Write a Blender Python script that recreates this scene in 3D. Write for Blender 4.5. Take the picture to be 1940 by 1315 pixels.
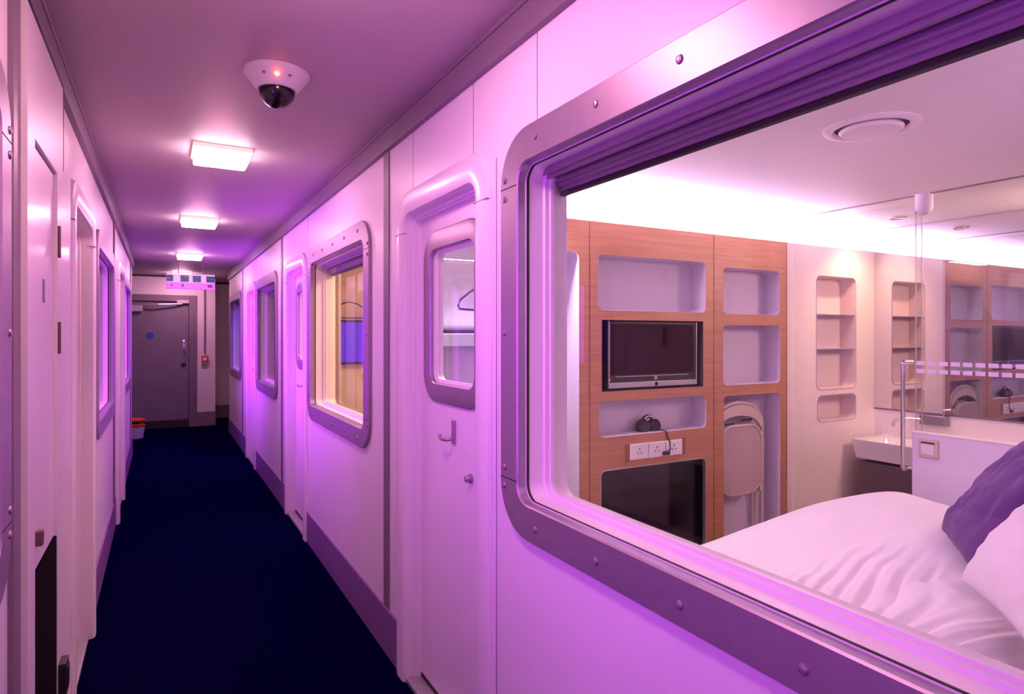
import bpy, bmesh, math, random
from mathutils import Vector, Matrix, noise
random.seed(4)
for o in list(bpy.data.objects): bpy.data.objects.remove(o)
SC = bpy.context.scene
COL = SC.collection
# ------------------------------------------------------------------ camera
F = 1190.0; TH = math.radians(29.2); CC, SS = math.cos(TH), math.sin(TH)
EYE = 1.45; HOR = 636.0
cam = bpy.data.cameras.new('camera'); camo = bpy.data.objects.new('camera', cam); COL.objects.link(camo)
camo.location = (0, 0, EYE); camo.rotation_euler = (math.pi/2, 0, -TH)
cam.sensor_width = 36; cam.lens = F/1940*36; cam.shift_y = -(657.5-HOR)/1940; cam.clip_start = .02
SC.camera = camo
# ------------------------------------------------------------------ world, exposure
w = bpy.data.worlds.new('world'); SC.world = w; w.use_nodes = True
w.node_tree.nodes['Background'].inputs[0].default_value = (.25, .12, .32, 1)
w.node_tree.nodes['Background'].inputs[1].default_value = .1
SC.view_settings.view_transform = 'Standard'; SC.view_settings.look = 'None'
SC.view_settings.gamma = 1; SC.view_settings.use_curve_mapping = False
SC.view_settings.exposure = 0.0
try:
    SC.cycles.use_denoising = True; SC.cycles.max_bounces = 10; SC.cycles.diffuse_bounces = 5
    SC.cycles.glossy_bounces = 5; SC.cycles.transparent_max_bounces = 24
    SC.cycles.sample_clamp_indirect = 6; SC.cycles.caustics_reflective = False; SC.cycles.caustics_refractive = False
except Exception: pass
# measured planes (metres)
RX, LX = .904, -.31          # right and left corridor wall faces
CEIL = 2.39; WY = 2.66       # corridor ceiling, cabin back wall unit face
CABZ = 2.20; MIRX = 4.47; GLX = 3.51
END = 11.24
def area(name, loc, size, power, color, rot=(0,0,0), spread=math.pi):
    l = bpy.data.lights.new(name, 'AREA'); l.shape = 'RECTANGLE'; l.size, l.size_y = size
    l.energy = power; l.color = color; l.spread = spread
    o = bpy.data.objects.new(name, l); o.location = loc; o.rotation_euler = rot; COL.objects.link(o); return o
def point(name, loc, power, color, r=.04):
    l = bpy.data.lights.new(name, 'POINT'); l.energy = power; l.color = color; l.shadow_soft_size = r
    o = bpy.data.objects.new(name, l); o.location = loc; COL.objects.link(o); return o
def spot(name, loc, power, color, ang, blend=.5, r=.03, rot=(0,0,0)):
    l = bpy.data.lights.new(name, 'SPOT'); l.energy = power; l.color = color; l.spot_size = math.radians(ang); l.spot_blend = blend; l.shadow_soft_size = r
    o = bpy.data.objects.new(name, l); o.location = loc; o.rotation_euler = rot; COL.objects.link(o); return o
H2 = math.pi/2; R_ = math.radians
VIOLET = (.55, .055, 1.0); BLUE = (.16, .05, 1.0); WARM = (1.0, .27, .46); PINKW = (1.0, .62, .80)
# mood lighting inside the left-hand cabins (shines out through their windows)
area('mood_light_left_near', (-1.35, .55, 1.45), (1.5, 1.3), 80, VIOLET, (0, -H2, 0))
area('mood_light_left_middle', (-1.35, 5.1, 1.45), (1.6, .9), 85, VIOLET, (0, -H2, 0), R_(115))
area('mood_light_left_far', (-1.35, 7.6, 1.45), (1.6, 1.4), 125, (.46, .04, 1.0), (0, -H2, 0), R_(115))
# mood / room lighting of the right-hand cabins
area('room_light_second', (1.65, 3.9, 2.12), (.6, 1.0), 36, (1.0, .66, .34), (0, 0, 0))
area('room_light_third', (2.2, 7.2, 2.1), (.6, 1.2), 3, (.75, .35, .9), (0, 0, 0))
area('room_light_fourth', (1.7, 9.4, 2.1), (.6, 1.0), 26, (.22, .08, 1.0), (0, 0, 0))
# first cabin: cove strip above the wall units, two added fill lights out of view, vanity downlights
area('cove_strip_back', (2.75, 2.74, 2.095), (3.3, .05), 115, (.90, .58, 1.0), (math.pi, 0, 0))
area('ceiling_bounce_fill', (2.3, .12, 1.95), (2.3, .10), 13, (.9, .52, 1.0), (math.pi, 0, 0))  # added unseen fill, aimed up so the cabin ceiling gets brighter
spot('vanity_downlight_lamp', (4.12, 2.38, 2.17), 26, (1.0, .52, .30), 120, .9, rot=(R_(14), R_(-4), 0))
area('vanity_wall_fill', (4.25, 1.05, 2.0), (.4, .4), 25, (1.0, .56, .50), (R_(52), 0, R_(8)))  # added fill out of view, brightens the cream vanity wall
area('wardrobe_lamp', (1.4, 2.62, 2.03), (.5, .04), 16, (1.0, .82, .98))

# ------------------------------------------------------------------ pixel helpers: a point on a real plane
def tt(u): return (u-305.0)/F
def onX(X, u, v=HOR):
    d = X/(CC*tt(u)); return X, d*(1/CC - tt(u)*SS), EYE-(v-HOR)/F*d
def onY(Y, u, v=HOR):
    d = Y/(1/CC - tt(u)*SS); return d*CC*tt(u), Y, EYE-(v-HOR)/F*d
def onZ(z, u, v):
    d = (EYE-z)*F/(v-HOR); return d*CC*tt(u), d*(1/CC - tt(u)*SS), z
# ------------------------------------------------------------------ materials
MAT = {}
def mat(name, col, rough=.5, metal=0, spec=.5, emit=None, es=0, coat=0, bump=None, vary=None, sheen=0):
    m = bpy.data.materials.new(name); m.use_nodes = True; nt = m.node_tree; b = nt.nodes['Principled BSDF']
    b.inputs['Base Color'].default_value = (*col, 1); b.inputs['Roughness'].default_value = rough
    b.inputs['Metallic'].default_value = metal; b.inputs['Specular IOR Level'].default_value = spec
    b.inputs['Coat Weight'].default_value = coat; b.inputs['Coat Roughness'].default_value = .12
    if sheen: b.inputs['Sheen Weight'].default_value = sheen
    if emit: b.inputs['Emission Color'].default_value = (*emit, 1); b.inputs['Emission Strength'].default_value = es
    tc = nt.nodes.new('ShaderNodeTexCoord')
    if vary:
        sc, amt, stretch = vary
        mp = nt.nodes.new('ShaderNodeMapping'); mp.inputs['Scale'].default_value = stretch
        nz = nt.nodes.new('ShaderNodeTexNoise'); nz.inputs['Scale'].default_value = sc; nz.inputs['Detail'].default_value = 6
        cr = nt.nodes.new('ShaderNodeValToRGB'); cr.color_ramp.elements[0].position = .3; cr.color_ramp.elements[1].position = .7
        cr.color_ramp.elements[0].color = (*[c*(1-amt) for c in col], 1); cr.color_ramp.elements[1].color = (*[min(1, c*(1+amt)) for c in col], 1)
        nt.links.new(tc.outputs['Object'], mp.inputs[0]); nt.links.new(mp.outputs[0], nz.inputs[0])
        nt.links.new(nz.outputs[0], cr.inputs[0]); nt.links.new(cr.outputs[0], b.inputs['Base Color'])
    if bump:
        sc, st = bump
        n2 = nt.nodes.new('ShaderNodeTexNoise'); n2.inputs['Scale'].default_value = sc; n2.inputs['Detail'].default_value = 4
        bp = nt.nodes.new('ShaderNodeBump'); bp.inputs['Strength'].default_value = st; bp.inputs['Distance'].default_value = .01
        nt.links.new(tc.outputs['Object'], n2.inputs[0]); nt.links.new(n2.outputs[0], bp.inputs['Height']); nt.links.new(bp.outputs[0], b.inputs['Normal'])
    MAT[name] = m; return m
def glassmat(name, tint=(1,1,1), refl=1.0, rough=0.0, ior=1.45):
    m = bpy.data.materials.new(name); m.use_nodes = True; nt = m.node_tree
    for n in list(nt.nodes): nt.nodes.remove(n)
    out = nt.nodes.new('ShaderNodeOutputMaterial'); mx = nt.nodes.new('ShaderNodeMixShader')
    tr = nt.nodes.new('ShaderNodeBsdfTransparent'); tr.inputs[0].default_value = (*tint, 1)
    gl = nt.nodes.new('ShaderNodeBsdfGlossy'); gl.inputs['Roughness'].default_value = rough
    lw_ = nt.nodes.new('ShaderNodeLayerWeight'); lw_.inputs[0].default_value = .5
    pw = nt.nodes.new('ShaderNodeMath'); pw.operation = 'POWER'; pw.inputs[1].default_value = 5
    mu = nt.nodes.new('ShaderNodeMath'); mu.operation = 'MULTIPLY_ADD'; mu.inputs[1].default_value = .9*refl; mu.inputs[2].default_value = .022*refl
    nt.links.new(lw_.outputs['Facing'], pw.inputs[0]); nt.links.new(pw.outputs[0], mu.inputs[0]); nt.links.new(mu.outputs[0], mx.inputs[0])
    nt.links.new(tr.outputs[0], mx.inputs[1]); nt.links.new(gl.outputs[0], mx.inputs[2]); nt.links.new(mx.outputs[0], out.inputs[0])
    MAT[name] = m; return m
WHITE = mat('white_laminate', (.80, .71, .78), .40, coat=.12, vary=(3, .02, (1,1,1)))
WHITE2 = mat('white_moulding', (.80, .71, .78), .36, coat=.15)
GREY = mat('grey_metal_frame', (.36, .27, .38), .42, metal=.7, vary=(25, .04, (1,1,1)))
TRIMG = mat('grey_trim', (.20, .14, .20), .45, vary=(8, .05, (1,1,1)))
BASEM = mat('purple_grey_baseboard', (.22, .11, .30), .45)
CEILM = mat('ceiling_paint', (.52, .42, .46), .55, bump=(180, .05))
CARPET = mat('navy_carpet', (.0015, .001, .030), .95, spec=.0, bump=(500, .6), vary=(160, .5, (1,1,1)))
DARK = mat('dark_gap_and_shade', (.012, .008, .012), .6)
BLACKG = mat('black_gloss', (.012, .008, .014), .12)
BLACKP = mat('black_plastic', (.02, .018, .022), .4)
CHROME = mat('chrome', (.75, .74, .76), .18, metal=1)
SILVER = mat('silver_plastic', (.5, .48, .5), .35, metal=.6)
CREAM = mat('cream_laminate', (.84, .76, .70), .5, vary=(30, .04, (1, 1, 10)))
NICHE = mat('niche_lining', (.62, .56, .66), .6)
CABW = mat('cabin_white', (.84, .80, .80), .5)
FABW = mat('white_cotton', (.86, .82, .84), .9, sheen=.3, bump=(220, .08))
PURP = mat('purple_fabric', (.085, .018, .15), .85, sheen=.2, bump=(300, .2))
PART = mat('partition_white', (.80, .76, .82), .4)
BASIN = mat('basin_ceramic', (.88, .84, .84), .12, coat=.6)
BROWN = mat('dark_brown_panel', (.13, .085, .09), .5)
CHAIRM = mat('beige_plastic', (.66, .56, .50), .5)
REDM = mat('red_plastic', (.55, .03, .02), .4)
ORANGE = mat('orange_plastic', (.75, .10, .02), .4)
DOORG = mat('purple_grey_door', (.20, .16, .22), .45, vary=(5, .06, (1,1,1)))
GREEN = mat('sign_green', (.0, .07, .09), .4, emit=(.0, .10, .12), es=.3)
SIGNW = mat('sign_white_lit', (.8, .6, .8), .4, emit=(1, .36, 1.0), es=.55)
SIGNB = mat('sign_body', (.5, .15, .6), .4, emit=(.8, .12, 1.0), es=.75)
BLUES = mat('blue_sticker', (.03, .08, .45), .4)
BLUEF = mat('blue_fabric', (.10, .05, .6), .8)
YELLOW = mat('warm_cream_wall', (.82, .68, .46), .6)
LEDR = mat('red_led', (1, .1, .05), .4, emit=(1, .12, .05), es=14)
LAMPM = mat('lamp_diffuser', (1, .9, .9), .4, emit=(1.0, .70, .82), es=26)
LAMPS = mat('lamp_side', (1, .8, .75), .4, emit=(1.0, .50, .45), es=1.1)
DLAMP = mat('downlight_lens', (1, .7, .5), .4, emit=(1.0, .35, .2), es=1.2)
COVEM = mat('cove_led_lens', (1, 1, 1), .4, emit=(.95, .72, 1.0), es=10)
GLASS = glassmat('window_glass', (.97, .97, .97), 1.0)
GLASSC = glassmat('clear_glass', (.93, .95, .95), 1.0)
GEDGE = mat('glass_edge', (.45, .40, .5), .3)
FROST = mat('frosted_etch', (.85, .75, .9), .6, emit=(.8,.6,.9), es=0)
mm = bpy.data.materials.new('mirror'); mm.use_nodes = True; bb = mm.node_tree.nodes['Principled BSDF']
bb.inputs['Metallic'].default_value = 1; bb.inputs['Roughness'].default_value = .01; bb.inputs['Base Color'].default_value = (.80, .76, .84, 1)
def woodmat():
    m = bpy.data.materials.new('oak_veneer'); m.use_nodes = True; nt = m.node_tree; b = nt.nodes['Principled BSDF']
    tc = nt.nodes.new('ShaderNodeTexCoord'); mp = nt.nodes.new('ShaderNodeMapping'); mp.inputs['Scale'].default_value = (1.2, 1, 26)
    nz = nt.nodes.new('ShaderNodeTexNoise'); nz.inputs['Scale'].default_value = 2.2; nz.inputs['Detail'].default_value = 9; nz.inputs['Roughness'].default_value = .65
    cr = nt.nodes.new('ShaderNodeValToRGB'); e = cr.color_ramp.elements
    e[0].position = .3; e[0].color = (.38, .17, .085, 1); e[1].position = .72; e[1].color = (.53, .27, .145, 1)
    nt.links.new(tc.outputs['Object'], mp.inputs[0]); nt.links.new(mp.outputs[0], nz.inputs[0]); nt.links.new(nz.outputs[0], cr.inputs[0]); nt.links.new(cr.outputs[0], b.inputs['Base Color'])
    b.inputs['Roughness'].default_value = .42
    return m
WOOD = woodmat()
# ------------------------------------------------------------------ mesh helpers
class MB:
    def __init__(s): s.bm = bmesh.new()
    def box(s, x0, x1, y0, y1, z0, z1, bev=0):
        r = bmesh.ops.create_cube(s.bm, size=1); vs = r['verts']
        for v in vs: v.co = Vector(((x0+x1)/2+v.co.x*(x1-x0), (y0+y1)/2+v.co.y*(y1-y0), (z0+z1)/2+v.co.z*(z1-z0)))
        if bev:
            es = list({e for v in vs for e in v.link_edges})
            bmesh.ops.bevel(s.bm, geom=es, offset=bev, segments=3, affect='EDGES', profile=.6)
        return s
    def tube(s, pts, r, n=10, rs=None):
        pts = [Vector(p) for p in pts]; rings = []
        up = Vector((0, 0, 1))
        for i, p in enumerate(pts):
            d = (pts[min(i+1, len(pts)-1)]-pts[max(i-1, 0)]).normalized()
            a = d.cross(up);
            if a.length < .05: a = d.cross(Vector((1, 0, 0)))
            a.normalize(); b = d.cross(a).normalized(); rr = rs[i] if rs else r
            rings.append([s.bm.verts.new(p+a*math.cos(k*2*math.pi/n)*rr+b*math.sin(k*2*math.pi/n)*rr) for k in range(n)])
        for i in range(len(rings)-1):
            for k in range(n): s.bm.faces.new((rings[i][k], rings[i][(k+1)%n], rings[i+1][(k+1)%n], rings[i+1][k]))
        s.bm.faces.new(rings[0][::-1]); s.bm.faces.new(rings[-1]); return s
    def lathe(s, prof, c=(0, 0, 0), n=40, axis='z'):
        rings = []
        for r, h in prof:
            ring = []
            for k in range(n):
                A = k*2*math.pi/n; x, y = r*math.cos(A), r*math.sin(A)
                co = {'z': (x, y, h), 'x': (h, x, y), 'y': (x, h, y)}[axis]
                ring.append(s.bm.verts.new(Vector(c)+Vector(co)))
            rings.append(ring)
        for i in range(len(rings)-1):
            for k in range(n): s.bm.faces.new((rings[i][k], rings[i][(k+1)%n], rings[i+1][(k+1)%n], rings[i+1][k]))
        for rg in (rings[0], rings[-1]):
            try: s.bm.faces.new(rg)
            except Exception: pass
        return s
    def ring(s, pathfn, mp, prof, closed=True):
        rows = []
        for off, dep in prof:
            rows.append([s.bm.verts.new(mp(p, q, dep)) for p, q in pathfn(off)])
        n = len(rows[0])
        for i in range(len(rows)-1):
            for k in range(n if closed else n-1):
                j = (k+1) % n; s.bm.faces.new((rows[i][k], rows[i][j], rows[i+1][j], rows[i+1][k]))
        return rows
    def plate(s, outer, holes, mp, dep):
        es = []
        for loop in [outer]+holes:
            vs = [s.bm.verts.new(mp(p, q, dep)) for p, q in loop]
            for i in range(len(vs)): es.append(s.bm.edges.new((vs[i], vs[(i+1) % len(vs)])))
        bmesh.ops.triangle_fill(s.bm, use_beauty=True, use_dissolve=False, edges=es)
        return s
    def poly(s, loop, mp, dep):
        s.bm.faces.new([s.bm.verts.new(mp(p, q, dep)) for p, q in loop]); return s
    def slab(s, loop, mp, d0, d1):
        a = [s.bm.verts.new(mp(p, q, d0)) for p, q in loop]; b = [s.bm.verts.new(mp(p, q, d1)) for p, q in loop]
        s.bm.faces.new(a); s.bm.faces.new(b[::-1]); n = len(a)
        for i in range(n): s.bm.faces.new((a[i], a[(i+1) % n], b[(i+1) % n], b[i]))
        return s
    def build(s, name, m, parent=None, smooth=False, weld=True):
        if weld: bmesh.ops.remove_doubles(s.bm, verts=s.bm.verts, dist=1e-5)
        bmesh.ops.recalc_face_normals(s.bm, faces=s.bm.faces)
        me = bpy.data.meshes.new(name); s.bm.to_mesh(me); s.bm.free(); me.materials.append(m)
        if smooth:
            for p in me.polygons: p.use_smooth = True
            try: me.set_sharp_from_angle(angle=math.radians(38))
            except Exception: pass
        o = bpy.data.objects.new(name, me); COL.objects.link(o)
        if parent: o.parent = parent
        return o
def rr(y0, y1, z0, z1, r, n=8):
    """rounded rectangle path; off grows it outward"""
    def f(off=0):
        R = max(r+off, .0015); a0, a1, b0, b1 = y0-off, y1+off, z0-off, z1+off; P = []
        for cx, cy, s in ((a1-R, b0+R, -90), (a1-R, b1-R, 0), (a0+R, b1-R, 90), (a0+R, b0+R, 180)):
            for k in range(n+1):
                A = math.radians(s+90*k/n); P.append((cx+R*math.cos(A), cy+R*math.sin(A)))
        return P
    return f
def arch(y0, y1, z1, r, n=8, zb=0.0):
    def f(off=0):
        R = max(r+off, .0015); a0, a1, b1 = y0-off, y1+off, z1+off; P = [(a1, zb)]
        for cx, cy, s in ((a1-R, b1-R, 0), (a0+R, b1-R, 90)):
            for k in range(n+1):
                A = math.radians(s+90*k/n); P.append((cx+R*math.cos(A), cy+R*math.sin(A)))
        P.append((a0, zb)); return P
    return f
def rect(a0, a1, b0, b1): return [(a0, b0), (a1, b0), (a1, b1), (a0, b1)]
def mapR(p, q, d): return Vector((RX+d, p, q))
def mapL(p, q, d): return Vector((LX-d, p, q))
def mapW(p, q, d): return Vector((p, WY+d, q))
def tag(o, label=None, cat=None, group=None, kind=None):
    if label: o['label'] = label
    if cat: o['category'] = cat
    if group: o['group'] = group
    if kind: o['kind'] = kind
    return o
def empty(name, loc=(0, 0, 0)):
    o = bpy.data.objects.new(name, None); COL.objects.link(o); o.location = loc; o.empty_display_size = .1
    bpy.context.view_layer.update(); return o
def under(root, *objs):
    inv = Matrix.Translation(root.location).inverted()
    for o in objs: o.parent = root; o.matrix_parent_inverse = inv
def struct(name, mb, m, smooth=False): return tag(mb.build(name, m, smooth=smooth), kind='structure')
def sempty(name, loc, label=None, cat=None): return tag(empty(name, loc), label, cat, kind='structure')
def copy_tree(o, parent=None):
    c = o.copy(); COL.objects.link(c)
    if parent: c.parent = parent; c.matrix_parent_inverse = o.matrix_parent_inverse
    for ch in [x for x in bpy.data.objects if x.parent == o]: copy_tree(ch, c)
    return c

# ------------------------------------------------------------------ window / door builders
WZ0, WZ1 = .977, 1.937       # window inner edges
def screw_mesh(mp, p, q, d):
    c = mp(p, q, d); s = 1 if mp is mapR else -1
    mb = MB(); mb.lathe([(.0095, 0), (.0095, -s*.001), (.008, -s*.0035), (.004, -s*.0048), (.001, -s*.005)], c, 16, 'x'); return mb
def window(idx, mp, y0, y1, label, screws=True, blind=True, seams=True):
    root = sempty('window_%d' % idx, mp((y0+y1)/2, WZ0, 0), label, 'window')
    P = rr(y0, y1, WZ0, WZ1, .05)
    fr = MB(); fr.ring(P, mp, [(.1, .0), (.1, -.013), (.097, -.016), (.004, -.016), (0, -.012), (0, .012)])
    f = fr.build('window_frame', GREY, smooth=True)
    rv = MB(); rv.ring(P, mp, [(0, .012), (-.003, .012), (-.003, .018), (.001, .018), (.001, .024), (-.002, .024), (-.002, .07), (-.012, .072), (-.012, .086),
                               (-.019, .087), (-.019, .1), (-.010, .101), (-.010, .112), (-.003, .113), (-.003, .152), (.0, .156), (.06, .156)])
    r = rv.build('window_reveal', WHITE2, smooth=True)
    gk = MB(); gk.ring(P, mp, [(0, .0145), (-.0045, .0145), (-.0045, .0205), (0, .0205)]); g2 = gk.build('gasket', DARK)
    gl = MB(); gl.slab(P(-.016), mp, .091, .096); g = gl.build('glass_pane', GLASS)
    under(root, f, r, g2, g)
    if blind:
        b = MB()
        for (d0, d1, zb) in ((.062, .072, .022), (.072, .084, .032), (.098, .112, .040), (.112, .124, .050), (.124, .148, .062)):
            a = mp(y0+.004, WZ1-zb, d0); c = mp(y1-.004, WZ1+.01, d1)
            b.box(min(a.x, c.x), max(a.x, c.x), a.y, c.y, a.z, c.z, .0015)
        bo = b.build('blind_cassette', GREY)
        a = mp(y0+.03, WZ1-.074, .128); c = mp(y1-.004, WZ1-.0625, .146); k = MB().box(min(a.x, c.x), max(a.x, c.x), a.y, c.y, a.z, c.z, .003).build('blind_bar', DARK)
        under(root, bo, k)
    if seams:
        sm = MB()
        for yy in (y0-.1, y1): 
            for zz in (WZ0+.055, WZ1-.055):
                a = mp(yy+.003, zz-.0015, -.0168); c = mp(yy+.097, zz+.0015, -.0155); sm.box(min(a.x, c.x), max(a.x, c.x), a.y, c.y, a.z, c.z)
        under(root, sm.build('frame_seam', DARK))
    if screws:
        zs = [WZ0-.012+.045, WZ0+.09, (WZ0+WZ1)/2, WZ1-.09, WZ1-.03]
        L = [(y1+.075, zz) for zz in (WZ0+.03, WZ0+.085, (WZ0+WZ1)/2, WZ1-.085, WZ1-.03)] + [(y0-.075, zz) for zz in (WZ0+.03, WZ0+.085, (WZ0+WZ1)/2, WZ1-.085, WZ1-.03)]
        n = 5
        for k in range(n):
            yy = y1-.10-k*(y1-y0-.2)/(n-1); L += [(yy, WZ0-.055), (yy, WZ1+.055)]
        for p, q in L: under(root, screw_mesh(mp, p, q, -.016).build('screw', GREY, smooth=True))
    return root
def seatbox(mp, p0, p1, q0, q1, d0, d1, bev=0, mb=None):
    a = mp(p0, q0, d0); c = mp(p1, q1, d1); mb = mb or MB()
    return mb.box(min(a.x, c.x), max(a.x, c.x), min(a.y, c.y), max(a.y, c.y), min(a.z, c.z), max(a.z, c.z), bev)
def door(idx, mp, y0, y1, label, proud=.022, handle=True):
    """y0..y1 clear opening; white arch surround, recessed leaf with a rounded vision panel"""
    root = sempty('door_%d' % idx, mp((y0+y1)/2, 0, 0), label, 'door')
    A = arch(y0, y1, 1.95, .055)
    s = MB(); s.ring(A, mp, [(.10, .0), (.10, -.4*proud), (.094, -.8*proud), (.07, -proud), (.02, -proud), (.006, -.8*proud), (0, -.3*proud), (0, .022), (-.012, .024), (-.012, .034), (-.02, .036), (-.02, .053)], closed=False)
    so = s.build('door_surround', WHITE2, smooth=True)
    sm = MB()
    for a, b in ((y0-.098, y0), (y1, y1+.098)): seatbox(mp, a, b, 1.876, 1.8785, -proud-.0008, 0, mb=sm)
    under(root, so, sm.build('surround_seam', TRIMG))
    wy0, wy1, wz0, wz1 = y0+.135, y1-.135, 1.262, 1.79
    V = rr(wy0, wy1, wz0, wz1, .045)
    lf = MB(); lf.plate(rect(y0-.01, y1+.01, .035, 1.96), [V(.005)], mp, .053); lf.plate(rect(y0-.01, y1+.01, .035, 1.96), [V(.005)], mp, .098)
    lf.ring(V, mp, [(.005, .053), (.005, .098)])
    lf.ring(lambda off=0: rect(y0-.01, y1+.01, .035, 1.96), mp, [(0, .053), (0, .098)])
    leaf = lf.build('door_leaf', WHITE)
    vf = MB(); vf.ring(V, mp, [(.075, .053), (.075, .047), (.07, .044), (.004, .044), (0, .048), (0, .06)])
    vfo = vf.build('vision_panel_frame', GREY, smooth=True)
    vr = MB(); vr.ring(V, mp, [(0, .06), (-.004, .06), (-.004, .066), (-.014, .068), (-.014, .078), (-.006, .08), (-.006, .1), (.05, .1)])
    vro = vr.build('vision_panel_reveal', WHITE2, smooth=True)
    g = MB().slab(V(-.01), mp, .07, .075).build('glass_pane', GLASS)
    th = seatbox(mp, y0, y1, 0, .02, -.01, .12, .003).build('threshold', SILVER)
    gp = seatbox(mp, y0, y1, .02, .036, .05, .09).build('door_gap', DARK)
    under(root, leaf, vfo, vro, g, th, gp)
    if handle:
        hy, hz = (y0+y1)/2-.02, 1.09
        hb = seatbox(mp, hy-.012, hy+.012, hz-.045, hz+.045, .045, .053, .003); 
        h1 = hb.build('handle_plate', GREY)
        t = MB(); t.tube([mp(hy, hz-.025, .05), mp(hy, hz-.027, .02), mp(hy+.02, hz-.027, .012), mp(hy+.045, hz-.025, .014), mp(hy+.05, hz-.012, .014)], .006)
        h2 = t.build('door_handle', GREY, smooth=True)
        k = MB(); kk = mp(hy-.145, .945, .053); sg = 1 if mp is mapR else -1
        k.lathe([(.017, 0), (.017, -sg*.006), (.012, -sg*.008), (.012, -sg*.02), (.009, -sg*.024), (.001, -sg*.025)], kk, 20, 'x')
        under(root, h1, h2, k.build('lock_knob', GREY, smooth=True))
    return root

# ------------------------------------------------------------------ openings
WIN_R = [(1, .27, 1.56), (2, 3.13, 4.42), (3, 5.95, 7.15), (4, 8.82, 10.10)]
DOOR_R = [(1, 1.835, 2.51), (2, 4.66, 5.33), (3, 7.37, 8.03)]
WIN_L = [(5, .42, 1.69), (6, 4.10, 5.35), (7, 6.98, 8.25)]
DOOR_L = [(5, 2.88, 3.60), (6, 5.78, 6.50)]
def wall_with_holes(name, face, thick, ya, yb, z1, wins, doors, extra=()):
    """corridor-side wall solid cut by rectangular openings hidden behind the frames"""
    mb = MB(); ops = [(y0-.03, y1+.03, WZ0-.03, WZ1+.03) for _, y0, y1 in wins]+[(y0-.03, y1+.03, 0, 1.98) for _, y0, y1 in doors]+list(extra)
    ops.sort(); y = ya; xa, xb = min(face, face+thick), max(face, face+thick)
    for p0, p1, q0, q1 in ops:
        mb.box(xa, xb, y, p0, 0, z1)
        if q0 > 0: mb.box(xa, xb, p0, p1, 0, q0)
        mb.box(xa, xb, p0, p1, q1, z1); y = p1
    mb.box(xa, xb, y, yb, 0, z1)
    return struct(name, mb, WHITE)
wall_with_holes('wall_right', RX, .15, -2.2, 10.4, CEIL, WIN_R, DOOR_R)
CUP = (2.025, 2.43, 0, 1.962)
wall_with_holes('wall_left', LX, -.15, -2.2, 8.97, CEIL, WIN_L, DOOR_L, [CUP])
struct('floor', MB().box(-2.6, 4.7, -2.3, 12.6, -.1, 0), CARPET)
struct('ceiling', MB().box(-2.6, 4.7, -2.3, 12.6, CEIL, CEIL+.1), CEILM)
struct('wall_rear', MB().box(-.6, 1.05, -2.35, -2.2, 0, CEIL), WHITE)
# windows and doors of the corridor
window(1, mapR, *WIN_R[0][1:], 'large near corridor window with grey screwed frame looking into the bedroom')
window(2, mapR, *WIN_R[1][1:], 'corridor window with grey frame and yellow-lit cabin behind it')
window(3, mapR, *WIN_R[2][1:], 'grey-framed corridor window onto a dim purple cabin', screws=False)
window(4, mapR, *WIN_R[3][1:], 'farthest right corridor window with blue light behind', screws=False)
window(5, mapL, *WIN_L[0][1:], 'left corridor window whose rounded frame is cut by the photo edge')
window(6, mapL, *WIN_L[1][1:], 'left corridor window glowing blue-violet just past the arched door', screws=False)
window(7, mapL, *WIN_L[2][1:], 'farthest left corridor window glowing deep violet', screws=False)
door(1, mapR, *DOOR_R[0][1:], 'nearest white cabin door with small window beside the large window')
door(2, mapR, *DOOR_R[1][1:], 'white cabin door just past the yellow-lit window')
door(3, mapR, *DOOR_R[2][1:], 'farthest white cabin door on the right corridor wall')
door(4, mapL, *DOOR_L[0][1:], 'white arched cabin door on the left wall past the hinged cupboard', proud=.034)
door(5, mapL, *DOOR_L[1][1:], 'far white cabin door on the left wall between two windows', proud=.034)
# module joint strips, cornice, baseboards, panel seams
n = 1
for yy in (2.79, 5.64, 8.60, -.08):
    struct('trim_%d' % n, MB().box(RX-.006, RX+.002, yy-.040, yy+.036, .2, 2.29, .002), TRIMG); n += 1
for yy in (1.878, 5.52, 8.42):
    wdt = .042 if yy < 2 else .03
    struct('trim_%d' % n, MB().box(LX-.002, LX+.012, yy-wdt, yy+wdt, 0 if yy < 2 else .2, 2.29, .002), TRIMG); n += 1
def cornice(side, x, s, y0, y1):
    mb = MB(); a, b = sorted((x, x-s*.022)); mb.box(a, b, y0, y1, 2.286, CEIL, .002)
    a, b = sorted((x, x-s*.027)); mb.box(a, b, y0, y1, 2.372, CEIL, .002)
    return struct('trim_cornice_%s' % side, mb, TRIMG)
cornice('right', RX, 1, -2.2, 10.4); cornice('left', LX, -1, -2.2, 8.97)
def bases(side, x, s, y0, y1, gaps):
    mb = MB(); y = y0
    for g0, g1 in sorted(gaps):
        a, b = sorted((x, x-s*.010)); mb.box(a, b, y, g0, 0, .208, .002); y = g1
    a, b = sorted((x, x-s*.010)); mb.box(a, b, y, y1, 0, .208, .002)
    return struct('baseboard_%s' % side, mb, BASEM)
bases('right', RX, 1, -2.2, 10.4, [(y0-.1, y1+.1) for _, y0, y1 in DOOR_R])
bases('left', LX, -1, -2.2, 8.97, [(y0-.1, y1+.1) for _, y0, y1 in DOOR_L]+[(1.84, 2.78)])
sm = MB()
for u in (783, 897, 1018):
    yy = onX(RX, u)[1]; sm.box(RX-.0008, RX, yy-.0012, yy+.0012, 2.03, 2.286)
for yy in (4.55, 5.4, 7.3): sm.box(RX-.0008, RX, yy-.0015, yy+.0015, 2.05, 2.286)
struct('trim_panel_seams', sm, TRIMG)
yy = onX(RX, 941)[1]; struct('trim_panel_joint', MB().box(RX-.0012, RX, yy-.0015, yy+.0015, 0, 2.0), TRIMG)

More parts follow.
